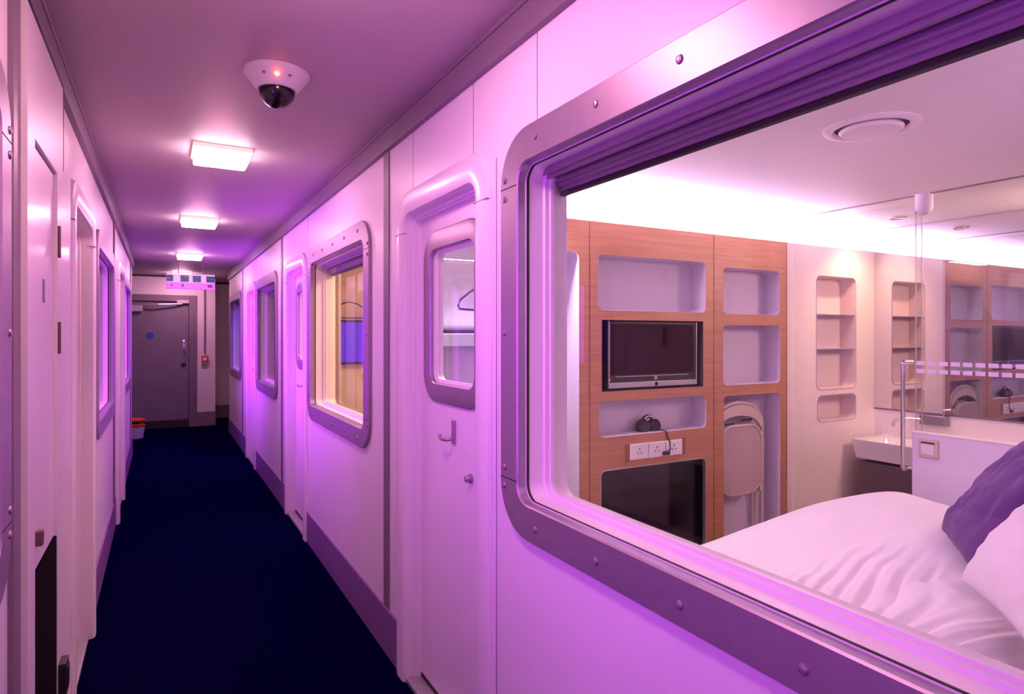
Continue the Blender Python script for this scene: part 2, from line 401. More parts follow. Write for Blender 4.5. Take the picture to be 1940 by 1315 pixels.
# ------------------------------------------------------------------ left service cupboard
CX = LX+.025
cup = sempty('door_6', (CX, 2.2, 0), 'white service cupboard door with two steel hinges and dark recess below', 'door')
m = MB()
m.box(LX, CX, 1.92, 2.025, 0, 2.286); m.box(LX, CX, 2.43, 2.76, 0, 2.15); m.box(LX, CX, 2.43, 2.56, 2.15, 2.286); m.box(LX, CX, 2.025, 2.43, 1.962, 2.286)
fr = m.build('cupboard_frame', WHITE)
leaf = MB().box(LX-.02, CX-.010, 2.03, 2.425, .82, 1.955, .002).build('door_leaf', WHITE)
gapm = MB().box(CX-.004, CX+.001, 2.563, 2.572, 2.0, 2.286); gapm.box(CX-.004, CX+.001, 1.92, 2.57, 2.272, 2.286); gap = gapm.build('panel_gap_and_shade', DARK)  # upright gap at the far side; strip below the cornice is its painted shadow
rec = MB(); rec.box(LX-.15, LX-.14, 2.025, 2.43, 0, .82); rec.box(LX-.15, CX-.002, 2.026, 2.03, 0, .82); rec.box(LX-.15, CX-.002, 2.425, 2.429, 0, .82); rec.box(LX-.15, LX-.02, 2.03, 2.425, .815, .82)
rec = rec.build('cupboard_recess', DARK)
under(cup, fr, leaf, gap, rec)
HNG = mat('aged_steel_hinge', (.16, .08, .09), .4, metal=.4)
for zz in (1.747, 1.443):
    hm = MB().box(CX-.001, CX+.003, 2.44, 2.472, zz-.048, zz+.048, .001); hm.tube([(CX+.004, 2.438, zz-.05), (CX+.004, 2.438, zz+.05)], .0045)
    for dz in (-.032, 0, .032): hm.lathe([(.004, 0), (.004, .002)], (CX+.003, 2.458, zz+dz), 10, 'x')
    under(cup, hm.build('hinge', HNG))
under(cup, MB().box(CX-.010, CX+.008, 2.085, 2.112, .885, .925, .004).build('door_latch', HNG),
      MB().box(CX-.010, CX-.0085, 2.22, 2.25, 1.545, 1.612).build('door_label', mat('slate_label', (.12, .14, .26), .5)))
bx = MB().box(CX, CX+.022, 2.44, 2.51, .30, .405, .005); bx.box(CX+.022, CX+.025, 2.455, 2.495, .32, .385)
tag(bx.build('door_holder', BLACKP), 'small black box low on the left wall beside the cupboard recess', 'door holder')

# ------------------------------------------------------------------ corridor end
X1 = onY(END, 408)[0]
ew = MB(); dz1 = 1.99; dl, dr = -1.15, onY(END, 358)[0]
ew.box(-2.3, dl, END, END+.15, 0, CEIL); ew.box(dl, dr, END, END+.15, dz1, CEIL); ew.box(dr, X1, END, END+.15, 0, CEIL); ew.box(X1-.15, X1, END+.15, 12.2, 0, CEIL)
ew.box(X1, 2.0, 12.2, 12.35, 0, CEIL); ew.box(-2.5, -2.3, 8.9, END+.15, 0, CEIL); ew.box(RX+.15, 2.0, 10.3, 10.4, 0, CEIL); ew.box(1.9, 2.0, 10.4, 12.2, 0, CEIL)
ew.box(-2.3, LX-.15, 8.82, 8.97, 0, CEIL)
struct('wall_end', ew, WHITE)
bs = MB(); bs.box(dr+.115, X1, END-.012, END, 0, .225, .002); bs.box(X1, X1+.012, END, 12.2, 0, .225); bs.box(X1+.012, 1.9, 12.188, 12.2, 0, .225); struct('baseboard_end', bs, TRIMG)
struct('trim_end_top', MB().box(-2.3, X1+.012, END-.02, END, CEIL-.022, CEIL, .002).box(X1+.012, 1.9, 12.17, 12.2, CEIL-.03, CEIL, .002), DARK)
de = sempty('door_7', ((dl+dr)/2, END, 0), 'purple-grey fire door closing the end of the corridor', 'door')
m = MB(); m.box(dr, dr+.115, END-.02, END+.1, 0, dz1+.1, .003); m.box(dl-.1, dr, END-.02, END+.1, dz1, dz1+.1, .003); m.box(dl-.1, dl, END-.02, END+.1, 0, dz1, .003)
under(de, m.build('door_frame', TRIMG))
under(de, MB().box(dl+.003, dr-.004, END+.02, END+.065, .12, dz1-.004, .002).build('door_leaf', DOORG))
under(de, MB().box(dl, dr, END+.012, END+.065, 0, .12).build('kick_plate', BLACKP))
hx, _, hz = onY(END, 349, 655)
m = MB(); m.box(hx-.02, hx+.02, END+.01, END+.02, hz-.09, hz+.09, .004); m.tube([(hx, END+.012, hz+.06), (hx, END-.04, hz+.055), (hx, END-.04, hz-.055), (hx, END+.012, hz-.06)], .011)
under(de, m.build('door_handle', CHROME, smooth=True))
hx, _, hz = onY(END, 348, 690)
under(de, MB().lathe([(.035, 0), (.035, -.02), (.02, -.03), (.001, -.03)], (hx, END+.02, hz), 20, 'y').build('door_lock', BLACKP))
hx, _, hz = onY(END, 284, 636)
under(de, MB().lathe([(.055, 0), (.055, -.003), (.001, -.003)], (hx, END+.02, hz), 24, 'y').build('blue_notice_disc', BLUES))
hx, _, hz = onY(END, 262, 583)
m = MB(); m.box(hx-.16, hx+.06, END-.05, END+.02, hz-.06, hz+.04, .006); clo = m.build('door_closer', SILVER)
a = MB(); a.tube([(hx+.04, END-.03, hz+.02), onY(END-.09, 300, 577), onY(END-.03, 345, 576)], .014); a.box(onY(END, 335)[0], dr, END-.045, END-.015, dz1-.03, dz1+.02, .004)
under(de, clo, a.build('closer_arm', SILVER))
# conduit, call point
cx, _, cz0 = onY(END, 388, 674); cz1 = CEIL
tag(MB().tube([(cx, END-.014, cz0+.03), (cx, END-.014, CEIL)], .012).build('cable_conduit', TRIMG), 'thin vertical cable pipe running down to the red call point', 'conduit')
cp = MB(); cz = onY(END, 388, 680)[2]; cp.box(cx-.05, cx+.05, END-.045, END, cz-.05, cz+.05, .006)
cpo = tag(empty('fire_call_point', (cx, END, cz)), 'small red fire alarm call point on the end wall below the pipe', 'alarm'); under(cpo, cp.build('housing', REDM), MB().box(cx-.028, cx+.028, END-.048, END-.044, cz-.024, cz+.028).build('press_pane', WHITE2))
tag(MB().box(cx-.05, cx+.04, END-.004, END, cz-.16, cz-.07).build('notice_plate', mat('green_grey_plate', (.35, .42, .30), .5)), 'pale green notice plate below the red fire call point', 'sign')
# red and grey tub at the end of the left wall
hx, hy, _ = onY(10.35, 259, 800)
tb = tag(empty('storage_tub', (hx-.02, 10.35, 0)), 'small grey tub with two orange-red lids on the floor by the end door', 'tub')
m = MB(); m.lathe([(.001, .0), (.10, .0), (.12, .14), (.12, .16), (.001, .16)], (hx-.02, 10.35, 0), 24); under(tb, m.build('tub_body', mat('pale_grey_plastic', (.5, .47, .55), .5), smooth=True))
for z0 in (.17, .245):
    m = MB(); m.lathe([(.001, z0), (.125, z0), (.13, z0+.02), (.09, z0+.035), (.001, z0+.04)], (hx-.02, 10.35, 0), 24); under(tb, m.build('tub_lid', ORANGE, smooth=True))
m = MB(); m.lathe([(.001, .16), (.06, .16), (.06, .245), (.001, .245)], (hx-.02, 10.35, 0), 20); under(tb, m.build('tub_neck', BLACKP, smooth=True))

# ------------------------------------------------------------------ ceiling lamps, camera, exit sign
LY = [1.42, 3.53, 5.66, 8.15, 10.6, -1.1]
base = empty('ceiling_light', (.27, LY[0], CEIL))
tag(base, 'x', 'ceiling light', 'square bulkhead lights along the corridor ceiling')
m = MB().box(-.135, .135, -.135, .135, -.022, 0, .005); m.build('lamp_base', LAMPS, base)
m = MB().box(-.125, .125, -.125, .125, -.056, -.022, .012); m.build('diffuser', LAMPM, base, smooth=True)
lab = ['square corridor ceiling light directly above the large near window', 'nearest glowing square ceiling light, just beyond the dome camera',
       'second glowing ceiling light beyond the dome camera, showing its side box', 'third glowing ceiling light, in front of the exit sign', 'last ceiling light, half hidden behind the exit sign', 'square corridor ceiling light behind the viewer']
for i, y in enumerate(LY):
    o = base if i == 0 else copy_tree(base)
    o.location = (.27 if i != 3 else .29, y, CEIL); o['label'] = lab[i]
    l = area('lamp_glow', (o.location.x, y, CEIL-.064), (.24, .24), 3.6 if i else 5, WARM)
    point('lamp_bulb', (o.location.x, y, CEIL-.085), 5.4 if i else 7.5, WARM if i else (1.0, .40, .34), .05)
dcx, dcy = .363, 2.374
dc = tag(empty('dome_camera', (dcx, dcy, CEIL)), 'white ceiling security camera with dark dome and red light', 'camera')
m = MB(); m.lathe([(.001, 0), (.112, 0), (.112, -.010), (.104, -.018), (.078, -.052), (.067, -.064), (.001, -.064)], (dcx, dcy, CEIL), 48); h1 = m.build('camera_housing', WHITE2, smooth=True)
m = MB(); m.lathe([(.062*math.cos(a), -.06-.066*math.sin(a)) for a in [k*math.pi/2/12 for k in range(12)]]+[(.001, -.126)], (dcx, dcy, CEIL), 40); h2 = m.build('tinted_dome', BLACKG, smooth=True)
nrm = Vector((-dcx, -dcy, 0)).normalized(); side = Vector((-nrm.y, nrm.x, 0))
p = Vector((dcx, dcy, CEIL-.036))+nrm*.093
m = MB(); m.lathe([(.0085, 0), (.007, -.006), (.001, -.008)], p, 14); h3 = m.build('status_light', LEDR)
under(dc, h1, h2, h3)
for sgn in (-1, 1):
    q = p+side*sgn*.042; under(dc, MB().lathe([(.006, 0), (.005, -.003), (.001, -.003)], q, 12).build('screw', TRIMG))
ey = 8.95
ex0, _, ez1 = onY(ey, 315, 517); ex1, _, ez0 = onY(ey, 407, 549)
es = tag(empty('exit_sign', ((ex0+ex1)/2, ey, ez1)), 'hanging exit sign with green panels over a glowing pink-white box', 'sign')
W_ = ex1-ex0; hgt = ez1-ez0; SFIG = mat('sign_figure', (.12, .3, .34), .4)
under(es, MB().box(ex0, ex1, ey, ey+.09, ez0, ez0+hgt*.42, .006).build('light_box', SIGNB))
under(es, MB().box(ex0, ex1, ey+.03, ey+.06, ez0+hgt*.42, ez1, .002).build('sign_panel', SIGNW))
for a, b in ((.0, .145), (.28, .465), (.535, .715), (.82, 1.0)):
    mg = MB(); mg.box(ex0+W_*a+.002, ex0+W_*b-.002, ey+.024, ey+.03, ez0+hgt*.48, ez1-hgt*.10)
    under(es, mg.build('green_pictogram_panel', GREEN))
zc = ez0+hgt*.69
for c in (.37, .625):  # running figures
    mw = MB(); x = ex0+W_*c; mw.tube([(x-.03, ey+.02, zc-.05), (x-.01, ey+.02, zc-.02), (x+.008, ey+.02, zc+.015)], .006); mw.tube([(x+.005, ey+.02, zc-.015), (x+.02, ey+.02, zc-.035), (x+.012, ey+.02, zc-.055)], .006)
    mw.tube([(x-.02, ey+.02, zc+.012), (x+.008, ey+.02, zc+.012), (x+.028, ey+.02, zc+.0)], .005); mw.lathe([(.001, -.003), (.009, -.003), (.009, .003), (.001, .003)], (x+.012, ey+.02, zc+.033), 12, 'y')
    under(es, mw.build('running_figure', SFIG))
for c, s in ((.072, -1), (.91, 1)):
    ma = MB(); x = ex0+W_*c; ma.box(x-.022, x+.022, ey+.018, ey+.024, zc-.005, zc+.005); ma.slab([(x+s*.034, zc), (x+s*.014, zc+.022), (x+s*.014, zc-.022)], lambda p, q, d: Vector((p, ey+d, q)), .018, .024)
    under(es, ma.build('arrow', SFIG))
SIND = mat('sign_indicator', (.25, .05, .35), .4)
for c, ww in ((.11, .012), (.335, .02), (.90, .05)):
    md = MB(); md.box(ex0+W_*c-ww/2-.004, ex0+W_*c+ww/2, ey-.004, ey, ez0+hgt*.12, ez0+hgt*.32, .002)
    under(es, md.build('indicator', SIND))
for c in (.25, .75): under(es, MB().tube([(ex0+W_*c, ey+.045, ez1), (ex0+W_*c, ey+.045, CEIL)], .006).build('hanging_rod', SILVER))

# ================================================================== first cabin
ci = RX+.15
struct('floor_cabin', MB().box(ci, MIRX+.1, -.12, 2.79, -.002, .012), mat('cabin_floor', (.38, .24, .20), .5))
struct('ceiling_cabin', MB().box(ci, MIRX+.1, -.2, 2.79, CABZ, CABZ+.08), CABW)
struct('wall_cabin_near', MB().box(ci, MIRX+.1, -.2, -.1, 0, CABZ), CABW)
struct('wall_cabin_divider', MB().box(ci, MIRX+.1, 2.79, 2.84, 0, CEIL), CABW)
struct('wall_bathroom', MB().box(MIRX, MIRX+.1, -.1, 2.79, 0, CABZ), CABW)
WTOP = onY(WY, 1300, 438)[2]
def niche(root, x0, x1, z0, z1, r=.035, dep=.115, m=None, back=None, nm='niche_lining', rb=.02):
    P = rr(x0, x1, z0, z1, r)
    k = MB(); k.ring(P, mapW, [(0, -.001), (-.002, .003), (-.002, dep)]); k.poly(P(-.002), mapW, dep)
    o = k.build(nm, m or NICHE, smooth=True); under(root, o); return P
def unit(name, label, cat, x0, x1, specs, face, z1=WTOP):
    root = tag(empty(name, ((x0+x1)/2, WY, 0)), label, cat); holes = []; P = []
    for s in specs: 
        n_ = niche(root, *s['r'], r=s.get('rad', .035), dep=s.get('dep', .115), m=s.get('m'), nm=s.get('nm', 'niche_lining')); holes.append(n_(0))
    k = MB(); k.plate(rect(x0+.0015, x1-.0015, .0, z1), holes, mapW, 0)
    k.box(x0+.0012, x0+.008, WY+.004, WY+.125, 0, z1); k.box(x1-.008, x1-.0012, WY+.004, WY+.125, 0, z1); k.box(x0+.014, x1-.014, WY+.002, WY+.05, z1-.012, z1)
    under(root, k.build('face_panel', face)); under(root, MB().box(x1-.003, x1-.0005, WY-.0008, WY+.003, 0, z1).build('panel_joint', mat('brown_joint', (.10, .035, .03), .6))); return root
def nr(u0, v0, u1, v1):   # niche rectangle from two corners
    xa, _, _ = onY(WY, u0); xb, _, _ = onY(WY, u1); um = (u0+u1)/2
    return (xa, xb, onY(WY, um, v1)[2], onY(WY, um, v0)[2])
XA = onY(WY, 1117)[0]; XB = onY(WY, 1352.5)[0]; XC = onY(WY, 1491)[0]
wr = unit('wardrobe_unit', 'wooden wardrobe unit with white open niche next to the corridor window', 'wardrobe', ci+.01, XA,
          [dict(r=(ci+.05, onY(WY, 1097)[0], .10, onY(WY, 1090, 476)[2]), m=NICHE, rad=.04)], WOOD)
TVR = nr(1140.5, 607.5, 1332, 737.5)
mu = unit('media_unit', 'wooden wall unit holding the television between open niches', 'wall unit', XA, XB,
     [dict(r=nr(1133, 489, 1337, 590)), dict(r=TVR, rad=.002, dep=.10, m=DARK, nm='television_recess'),
      dict(r=nr(1134, 755, 1338, 820)), dict(r=nr(1137, 879, 1337.5, 1060), dep=.05, m=BLACKG, nm='black_glass_panel')], WOOD)
su = unit('storage_unit', 'narrow wooden wall unit with two niches above the folding chair', 'wall unit', XB, XC,
     [dict(r=nr(1369.5, 510, 1477, 596)), dict(r=nr(1369.5, 616, 1478, 728)), dict(r=(onY(WY, 1371)[0], onY(WY, 1478)[0], .05, onY(WY, 1425, 747)[2]), rad=.03)], WOOD)
# pale rim round the black panel
r_ = nr(1137, 879, 1337.5, 1060); k = MB(); k.ring(rr(*r_, .035), mapW, [(.0, .002), (0, -.003), (-.006, -.003), (-.006, .02)]); under(mu, k.build('panel_rim', SILVER, smooth=True))
# vanity wall with two niches (structure)
root = sempty('wall_vanity', (3.99, WY, 0), 'cream vanity wall with a tall and a small rounded niche', 'wall')
t1 = nr(1547, 525, 1621, 736); t2 = nr(1549, 748, 1621, 796)
RIMM = mat('niche_rim_grey', (.42, .34, .42), .5)
CN = mat('cream_niche', (.74, .62, .60), .6)
hs = [niche(root, *t1, r=.04, dep=.115, m=CN)(0), niche(root, *t2, r=.04, dep=.115, m=CN)(0)]
k = MB(); k.plate(rect(XC+.002, MIRX, 0, WTOP), hs, mapW, 0); k.box(XC+.002, MIRX, WY+.002, WY+.05, WTOP-.012, WTOP); k.box(XC+.002, XC+.008, WY+.004, WY+.125, 0, WTOP)
under(root, k.build('face_panel', CREAM))
for v in (596, 661):
    zz = onY(WY, 1585, v)[2]; under(root, MB().box(t1[0]+.003, t1[1]-.003, WY+.004, WY+.112, zz-.0016, zz+.0016).build('glass_shelf', GEDGE))
for rt in (t1, t2):
    k = MB(); k.ring(rr(*rt, .04), mapW, [(.006, .001), (.005, -.002), (.0, -.002), (0, .006)]); under(root, k.build('niche_rim', RIMM, smooth=True))
# LED strip on top of the units
tag(MB().box(ci+.05, MIRX-.05, WY+.06, WY+.085, WTOP+.001, WTOP+.014).build('led_strip', COVEM), 'glowing cove light strip along the top of the wooden wall units', 'light')

# television
x0, x1, z0, z1 = TVR
tvx0, tvx1 = onY(WY+.03, 1152)[0], onY(WY+.03, 1319)[0]; tz0 = onY(WY, 1235, 733.5)[2]; tz1 = z1-.004
tv = tag(empty('television', ((x0+x1)/2, WY+.03, tz0)), 'black flat television with silver lower bar, built into the wood wall', 'television')
bz = MB(); bz.box(tvx0, tvx1, WY+.03, WY+.075, tz0, tz1, .004); under(tv, bz.build('bezel', BLACKP))
tw = tvx1-tvx0
under(tv, MB().box(tvx0+.022, tvx1-.022, WY+.0285, WY+.031, tz0+.072, tz1-.015).build('screen', mat('tv_screen', (.020, .004, .013), .6, 0, .08)))
under(tv, MB().box(tvx0, tvx1, WY+.022, WY+.032, tz0, tz0+.030, .003).build('speaker_bar', SILVER))
for a in (tvx0-.001, tvx1-.006): under(tv, MB().box(a, a+.007, WY+.024, WY+.034, tz0, tz1, .001).build('side_trim', SILVER))
under(tv, MB().box(tvx0+.05, tvx1-.07, WY+.026, WY+.031, tz0+.060, tz0+.064).build('lower_trim', SILVER))
xm = (tvx0+tvx1)/2+.01
under(tv, MB().lathe([(.001, -.003), (.011, -.003), (.011, 0), (.001, 0)], (xm, WY+.029, tz0+.05), 20, 'y').build('logo_badge', SILVER))
under(tv, MB().box(xm-.010, xm+.010, WY+.019, WY+.024, tz0+.006, tz0+.026, .003).build('receiver_window', BLACKG))
under(tv, MB().box(tvx0+.006, tvx0+.016, WY+.026, WY+.030, tz0+.042, tz0+.052, .002).build('standby_light', mat('standby_red', (.6, .02, .02), .4, emit=(1, .02, .03), es=1.2)))
# sockets
sx0, sx1, sz0, sz1 = nr(1193, 837, 1291, 866)
so = tag(empty('socket_panel', ((sx0+sx1)/2, WY, (sz0+sz1)/2)), 'white socket panel in the wood below the niche with the black device', 'socket')
k = MB().box(sx0, sx1, WY-.008, WY, sz0, sz1, .003); under(so, k.build('face_plate', CABW))
ww = (sx1-sx0)/3
for i in range(3):
    k = MB(); cx = sx0+ww*(i+.5); k.box(cx-.016, cx-.010, WY-.0095, WY-.008, sz0+.03, sz0+.04); k.box(cx+.010, cx+.016, WY-.0095, WY-.008, sz0+.03, sz0+.04); k.box(cx-.004, cx+.004, WY-.0095, WY-.008, sz0+.05, sz0+.062)
    under(so, k.build('socket_slot', TRIMG))
for i in (1, 2):
    k = MB(); k.box(sx0+ww*i-.0015, sx0+ww*i+.0015, WY-.009, WY-.007, sz0+.004, sz1-.004)
    under(so, k.build('module_joint', TRIMG))
DW = mat('dark_wood', (.30, .11, .06), .5)
k = MB(); k.box(sx0-.03, sx0-.004, WY-.003, WY, sz0-.008, sz1+.004, .001); under(so, k.build('end_cap', DW)); k = MB(); k.box(sx1+.004, sx1+.03, WY-.003, WY, sz0-.004, sz1+.008, .001); under(so, k.build('end_cap', DW))
# black corded device in the niche
bxx, _, bz0 = onY(WY+.05, 1230, 815); nb = nr(1134, 755, 1338, 820)[2]
dv = tag(empty('headphones', (bxx, WY+.06, nb)), 'black headphones with a white stripe lying in the niche under the television', 'headphones')
k = MB(); pts = []
for i in range(15):
    A = math.pi*i/14; pts.append((bxx-.055*math.cos(A), WY+.06, nb+.022+.062*math.sin(A)))
k.tube(pts, .010); under(dv, k.build('headband', BLACKP, smooth=True))
pts = [(p[0]*.96+bxx*.04, WY+.052, p[2]+.002) for p in pts[4:13]]; k = MB(); k.tube(pts, .004); under(dv, k.build('white_stripe', CABW, smooth=True))
for s in (-1, 1):
    k = MB(); c = (bxx+s*.040, WY+.058, nb+.026)
    k.lathe([(.001, -.028), (.030, -.026), (.042, -.012), (.042, .012), (.030, .026), (.001, .028)], c, 24, 'y'); under(dv, k.build('ear_cushion', BLACKP, smooth=True))
sy = (sz0+sz1)/2
k = MB(); k.tube([(bxx+.06, WY+.03, nb+.008), (bxx+.075, WY-.004, nb+.004), (bxx+.085, WY-.006, nb-.03), (bxx+.10, WY-.008, sz1-.01), (bxx+.10, WY-.014, sy-.005), (bxx+.07, WY-.016, sy-.022)], .004)
under(dv, k.build('cable', BLACKP, smooth=True))
k = MB().box(bxx+.045, bxx+.09, WY-.024, WY-.009, sy-.035, sy-.012, .004); under(dv, k.build('plug', BLACKP))

# folding chair standing in the tall niche
fx0, fx1 = onY(WY, 1376)[0]-.06, onY(WY, 1457)[0]; fz1 = onY(WY, 1415, 764)[2]; fy = WY+.055
fc = tag(empty('folding_chair', ((fx0+fx1)/2, fy, .06)), 'cream folding chair stored upright in the tall niche of the wood wall', 'chair')
fm = (fx0+fx1)/2; fw = (fx1-fx0)/2
pts = [(fx0, fy, .06), (fx0, fy, fz1-.14)]
for i in range(1, 12): A = math.pi*(1-i/12); pts.append((fm+fw*math.cos(A), fy, fz1-.14+.14*math.sin(A)))
pts += [(fx1, fy, fz1-.14), (fx1, fy, .06)]
k = MB(); k.tube(pts, .011); under(fc, k.build('frame', CHAIRM, smooth=True))
k = MB(); Lp = []
for i in range(13): A = math.pi*(1-i/12); Lp.append((fm+(fw-.012)*math.cos(A), fz1-.14+.128*math.sin(A)))
for i in range(13): A = math.pi*i/12; Lp.append((fm+(fw-.03)*math.cos(A), fz1-.165+.085*math.sin(A)))
k.slab(Lp, lambda p, q, d: Vector((p, fy+d, q)), -.014, .006); under(fc, k.build('backrest', CHAIRM))
k = MB(); k.box(fm-.13, fm-.05, fy-.02, fy-.013, fz1-.135, fz1-.12, .002); under(fc, k.build('backrest_slot', BLACKP)); k = MB(); k.box(fm+.02, fm+.11, fy-.02, fy-.013, fz1-.115, fz1-.10, .002); under(fc, k.build('backrest_slot', BLACKP))
sz_0, sz_1 = onY(WY, 1410, 936)[2], onY(WY, 1410, 808)[2]; sx_0, sx_1 = onY(WY, 1376)[0]-.03, onY(WY, 1448)[0]
k = MB(); k.slab(rr(sx_0, sx_1, sz_0, sz_1, .11)(0), lambda p, q, d: Vector((p, WY+d, q)), .02, .042); bmesh.ops.bevel(k.bm, geom=k.bm.edges[:], offset=.004, segments=2, affect='EDGES')
under(fc, k.build('seat', mat('seat_panel', (.50, .38, .36), .55), smooth=True))
k = MB(); k.ring(rr(sx_0, sx_1, sz_0, sz_1, .11), lambda p, q, d: Vector((p, WY+d, q)), [(0, .016), (.009, .018), (.009, .045), (0, .046), (-.002, .03), (0, .016)]); under(fc, k.build('seat_rim', CHAIRM, smooth=True))
for xx in (fx1-.035,):
    k = MB(); k.tube([(xx, fy+.02, .06), (xx, fy+.02, sz_1-.05)], .009); k.box(xx-.006, xx+.012, fy-.02, fy+.01, sz_0-.01, sz_0+.03, .003); k.box(xx-.004, xx+.014, fy-.02, fy+.01, sz_1-.08, sz_1-.05, .003); under(fc, k.build('folding_leg', CHAIRM, smooth=True))
k = MB(); k.tube([(fx0+.035, fy+.02, .06), (fx0+.035, fy+.02, sz_1-.05)], .009); under(fc, k.build('folding_leg', CHAIRM, smooth=True))
# coat hangers in the wardrobe niches
def hanger(name, label, c, wd, rot, group=None, m=BLACKP):
    o = tag(empty(name, c), label, 'coat hanger', group)
    k = MB(); pts = [(0, 0, -.02), (0, 0, .0), (.0, 0, .02)]
    for i in range(9): A = math.radians(-90+i*30); pts.append((.018*math.cos(A), 0, .04+.018*math.sin(A)))
    k.tube(pts, .0022, 8); a = k.build('hook', CHROME, smooth=True, parent=o)
    k = MB(); q = [(0, 0, -.02), (wd*.3, 0, -.032), (wd*.7, 0, -.075), (wd*.95, 0, -.115), (wd, 0, -.14), (wd*.96, 0, -.155), (wd*.6, 0, -.158), (0, 0, -.158)]
    q = q+[(-x, y, z) for x, y, z in q[::-1]][1:]
    k.tube(q, .0055, 8); k.build('shoulder_loop', m, smooth=True, parent=o)
    o.rotation_euler = (0, 0, rot); return o
hy_ = WY-.03; hx_ = 1.36
hanger('coat_hanger', 'black coat hanger seen through the nearest door window', (hx_, 2.57, 1.725), .2, 0)
tag(MB().tube([(ci+.01, 2.57, 1.783), (1.52, 2.57, 1.783)], .008).build('hanging_rail', CHROME, smooth=True), 'thin chrome hanging rail across the wardrobe by the nearest door', 'rail')
gsx = MB().box(ci+.055, 1.50, WY-.0, WY+.11, 1.40, 1.46, .004); gsx.box(ci+.055, 1.50, WY, WY+.11, 1.485, 1.495)
under(wr, gsx.build('shelf', mat('grey_green_shelf', (.45, .52, .50), .5)))
# bathroom glass, partition
pY1 = onX(GLX, 1727.5)[1]; pZ = onX(GLX, 1728, 820)[2]
pt = tag(empty('partition_panel', (GLX, 1.0, 0)), 'low white partition between the bed and the bathroom', 'partition')
under(pt, MB().box(GLX, GLX+.045, -.1, pY1, 0, pZ, .004).build('panel', PART))
under(pt, MB().box(GLX-.003, GLX+.048, -.1, pY1+.002, pZ, pZ+.008, .002).build('top_edge', CABW))
sx = onX(GLX, 1760, 850); sp = tag(empty('wall_switch', sx), 'square beige switch box on the white partition', 'switch')
under(sp, MB().box(GLX-.012, GLX, sx[1]-.048, sx[1]+.048, sx[2]-.048, sx[2]+.048, .004).build('back_box', mat('beige_switch', (.66, .55, .42), .5)), MB().box(GLX-.016, GLX-.012, sx[1]-.03, sx[1]+.032, sx[2]-.03, sx[2]+.02, .002).build('rocker', CABW))
under(sp, MB().box(GLX-.0125, GLX-.0118, sx[1]-.035, sx[1]+.035, sx[2]+.026, sx[2]+.034).build('slot', BLACKP))
gp = tag(empty('glass_screen', (GLX+.02, 1.0, pZ)), 'fixed clear glass screen above the partition with two dashed stripes', 'glass screen')
gY1 = onX(GLX, 1731)[1]
under(gp, MB().box(GLX+.018, GLX+.026, -.1, gY1, pZ+.008, CABZ).build('glass_pane', GLASSC), MB().box(GLX+.0175, GLX+.0265, gY1-.001, gY1+.001, pZ+.008, CABZ).build('glass_edge', GEDGE))
k = MB(); zA = onX(GLX, 1800, 690.5)[2]; zB = onX(GLX, 1800, 706)[2]; yy = gY1-.004
while yy > .9:
    for zz in (zA, zB): k.box(GLX+.016, GLX+.0181, yy-.042, yy, zz-.011, zz+.011)
    yy -= .056
under(gp, k.build('dashed_stripe', FROST))
gd = tag(empty('shower_door', (GLX+.035, 2.25, 0)), 'frameless clear glass bathroom door with a long steel handle', 'glass door')
eY = onX(GLX+.035, 1743)[1]
under(gd, MB().box(GLX+.05, GLX+.058, eY, WY-.01, .02, CABZ-.03).build('glass_pane', GLASSC), MB().box(GLX+.0495, GLX+.0585, eY-.001, eY+.001, .02, CABZ-.03).build('glass_edge', GEDGE))
ha = onX(GLX-.01, 1713, 686); hb = onX(GLX-.01, 1713, 889)
k = MB(); k.tube([(GLX+.05, ha[1]-.01, ha[2]), (ha[0]-.004, ha[1], ha[2]), (ha[0]-.012, ha[1]+.0, ha[2]-.012), (ha[0]-.012, hb[1], hb[2]+.012), (hb[0]-.004, hb[1], hb[2]), (GLX+.05, hb[1]-.01, hb[2])], .011); under(gd, k.build('door_handle', CHROME, smooth=True))
bk = onX(GLX, 1745, 385)
k = MB(); k.lathe([(.001, 0), (.042, 0), (.042, -.07), (.034, -.095), (.016, -.108), (.001, -.11)], (GLX+.03, bk[1], CABZ), 28); tag(k.build('pivot_bracket', CABW, smooth=True), 'small white rounded ceiling bracket above the edge of the glass', 'bracket')
struct('trim_glass_track', MB().box(GLX+.014, GLX+.030, -.1, WY, CABZ-.004, CABZ), TRIMG)
# mirror, splashback, basin
mz = .93; struct('wall_splashback', MB().box(MIRX-.012, MIRX, -.1, WY, 0, mz), mat('pink_white_splash', (.86, .78, .80), .3))
m_ = MB().box(MIRX-.012, MIRX-.001, -.1, WY-.001, mz+.006, CABZ-.002).build('bathroom_mirror', mm); tag(m_, 'wide wall mirror behind the basin reflecting the wood wall', 'mirror')
under(m_, MB().box(MIRX-.016, MIRX-.008, -.1, WY, mz-.002, mz+.008).build('lower_edge', TRIMG))
bs = tag(empty('wash_basin', (4.25, 2.3, .6)), 'white wash basin with sloping front against the vanity wall', 'basin')
bX = 4.10; by1 = 2.60; by0 = 1.55
k = MB(); prof = [(bX, .75), (bX+.002, .735), (bX+.05, .62), (MIRX-.012, .60), (MIRX-.012, .75)]
inner = [(bX+.03, .75)]
bm = k.bm
def loopv(y, P): return [bm.verts.new((x, y, z)) for x, z in P]
A_ = loopv(by1, prof); B_ = loopv(by0, prof); nn = len(prof)
bm.faces.new(A_); bm.faces.new(B_[::-1])
for i in range(nn-1): bm.faces.new((A_[i], A_[i+1], B_[i+1], B_[i]))
